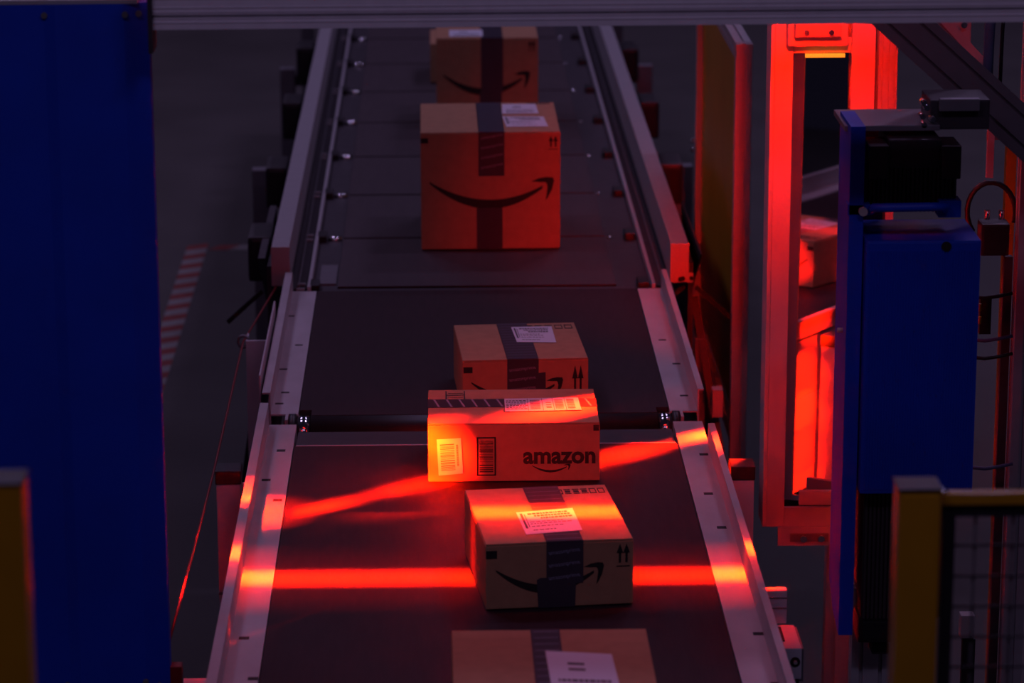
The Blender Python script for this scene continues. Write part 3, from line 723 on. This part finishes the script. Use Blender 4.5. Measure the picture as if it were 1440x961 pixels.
MB().box(0.645, 0.700, 5.77, 5.80, 0.695, 0.734, 0.003).build('sensor_body', 'black', t)
MB().box(0.645, 0.700, 5.765, 5.80, 0.66, 0.694, 0.003).build('lower_block', 'alu', t)
MB().box(0.655, 0.685, 5.79, 5.83, 0.0, 0.659, 0.002).build('stand', 'dalu', t)
MB().box(0.692, 0.712, 5.80, 5.93, 0.72, 0.79, 0.003).build('clear_guard', 'dalu', t)
t.location = (0.70, 5.94, 0.665)

# ------------------------------------------------------------------ right background rig
t = thing('diagonal_brace', 'dark slotted brace slanting down across the upper right', 'brace', (1.05, 6.2, 1.8))
p0, p1 = at(1236, 0, 6.42), at(1475, 218, 6.42)
MB().extr(p0, p1, 0.09, 0.045, (0, 1, 0), 2, 1).build('profile', 'dalu', t)
t = thing('diagonal_brace', 'red-lit slotted brace higher up behind the dark one', 'brace', (1.1, 6.7, 1.85))
p0, p1 = at(1290, 0, 6.75), at(1380, 98, 6.75)
MB().extr(p0, p1, 0.045, 0.045, (0, 1, 0), 1, 1).build('profile', 'alu', t)
for u, v in ((1376, 98), (1381, 106)):
    p = at(u, v, 6.70); MB().cyl(p, p+Vector((0, 0.02, 0)), 0.008, 8).build('bolt', 'chrome', t)
t = thing('lamp_box', 'small red-lit housing under the beam at the upper right', 'housing', at(1345, 60, 6.95))
rect_at('housing', 'alu', t, 1322, 10, 1366, 74, 6.95, 0.12, 0.004)
for u, v in ((1332, 38), (1342, 46), (1355, 34), (1338, 58)):
    p = at(u, v, 6.945); MB().cyl(p, p+Vector((0, -0.012, 0)), 0.007, 8).build('connector', 'chrome', t)
t = thing('rig_post', 'dim aluminium post running up the right edge', 'post', (1.24, 6.6, 0))
xp = at(1432, 480, 6.6).x
MB().extr((xp+0.01, 6.6, 0), (xp+0.01, 6.6, 2.3), 0.045, 0.045).build('profile', 'alu', t)
rect_at('lit_plate', 'alu', t, 1388, 182, 1398, 250, 6.64, 0.01, 0.001)
MB().box(at(1388, 200, 6.64).x, xp, 6.641, 6.648, at(1388, 184, 6.64).z-0.02, at(1388, 184, 6.64).z).build('plate_arm', 'dalu', t)
for u, lab in ((1390, 'thick blue-grey cable hanging at the upper right'), (1408, 'thin black cable hanging beside the thick one')):
    o = MB().tube([at(u+6, 0, 6.45), at(u+2, 40, 6.45), at(u, 80, 6.45), at(u-2, 128, 6.45)], 0.011 if u == 1390 else 0.004, 8).build('cable', 'bcable' if u == 1390 else 'black'); tag(o, lab, 'cable')
MB_p = MB().tube([at(1362+32+34*math.cos(a), 298-42*math.sin(a), 6.7) for a in [PI*k/12-0.35 for k in range(17)]], 0.006, 8).build('cable_loop', 'black')
tag(MB_p, 'black cable looped above the cable clamp at right', 'cable')
t = thing('cable_clamp', 'black cable clamp with metal screws right of the blue unit', 'clamp', at(1398, 360, 6.6))
rect_at('body', 'black', t, 1380, 315, 1420, 360, 6.6, 0.06, 0.006)
for u in (1388, 1408):
    p = at(u, 308, 6.6); MB().cyl(p, p+Vector((0, 0, 0.02)), 0.006, 8).build('screw', 'chrome', t)
rect_at('strut', 'dark', t, 1392, 361, 1404, 1420, 6.62, 0.02, 0.001)
for v, c in ((415, 'black'), (475, 'bcable'), (500, 'black'), (655, 'bcable')):
    tag(MB().tube([at(1366, v+2, 6.55), at(1385, v+4, 6.55), at(1405, v+1, 6.55), at(1424, v-3, 6.55)], 0.004, 8).build('signal_cable', c),
        {415: 'uppermost thin cable right of the blue cover', 475: 'bluish thin cable below the yellow plugs', 500: 'black thin cable just below the bluish one', 655: 'lowest thin cable beside the bottom of the cover'}[v], 'cable')
for v in (432, 450):
    p = at(1377, v, 6.55); MB().cyl(p+Vector((0, 0, -0.008)), p+Vector((0, 0, 0.008)), 0.005, 8).build('cable_plug', 'ycon', t)
rect_at('plug_strip', 'black', t, 1378, 420, 1394, 470, 6.565, 0.02, 0.001)
t = thing('yellow_stand', 'narrow yellow upright seen far right behind the cables', 'post', (1.30, 7.6, 0))
rect_at('upright', 'yellow', t, 1398, 190, 1412, 1180, 7.4, 0.03, 0.002)
t = thing('cable_carrier', 'small red-lit box on a stand behind the wire fence', 'box', at(1362, 961, 6.4))
rect_at('body', 'redcap', t, 1351, 866, 1371, 898, 6.4, 0.03, 0.003)
rect_at('stand', 'black', t, 1352, 899, 1370, 1010, 6.41, 0.02, 0.002)

# ------------------------------------------------------------------ near yellow guard fence
YF = 4.2
t = thing('guard_fence', 'yellow guard fence post with black wire mesh panel, near right', 'fence', (0.67, YF, 0))
zt = at(1290, 688, YF).z; xa, xb = at(1262, 760, YF).x, at(1323, 760, YF).x
MB().box(xa, xb, YF, YF+0.06, 0, zt-0.004, 0.008).build('post', 'yellow', t)
MB().box(xa-0.001, xb+0.001, YF-0.001, YF+0.061, zt-0.0038, zt, 0.001).build('post_cap', 'black', t)
zr = at(1380, 706, YF).z
MB().box(xb+0.004, xb+0.75, YF+0.02, YF+0.04, zr-0.011, zr+0.006, 0.002).build('top_rail', 'yellow', t)
MB().box(xb+0.004, xb+0.75, YF+0.026, YF+0.034, zr-0.030, zr-0.012).build('mesh_edge', 'black', t)
MB().box(xb+0.006, xb+0.024, YF+0.024, YF+0.036, 0.1, zr-0.031).build('panel_stile', 'black', t)
zw = zr-0.074
k = 0
while zw > 0.15:
    MB().cyl((xb+0.02, YF+0.030, zw), (xb+0.75, YF+0.030, zw), 0.0022, 6).build('wire', 'black', t); zw -= 0.046; k += 1
for i in range(14):
    x = xb+0.054+0.054*i
    MB().cyl((x, YF+0.035, 0.1), (x, YF+0.035, zr-0.012), 0.0022, 6).build('wire', 'black', t)
p = at(1321, 690, YF); MB().cyl((xb, YF+0.03, zr+0.005), (xb+0.012, YF+0.03, zr+0.005), 0.007, 8).build('bolt', 'chrome', t)
t = thing('guard_post', 'yellow guard post cut off by the left edge in front of blue column', 'post', (-0.55, 3.6, 0))
YG = 3.6
xa = at(34, 760, YG).x
MB().box(xa-0.06, xa, YG, YG+0.06, 0, at(20, 684, YG).z, 0.004).build('post', 'yellow', t)
MB().box(xa-0.061, xa+0.001, YG-0.001, YG+0.061, at(20, 684, YG).z+0.0002, at(20, 680, YG).z, 0.001).build('post_cap', 'black', t)
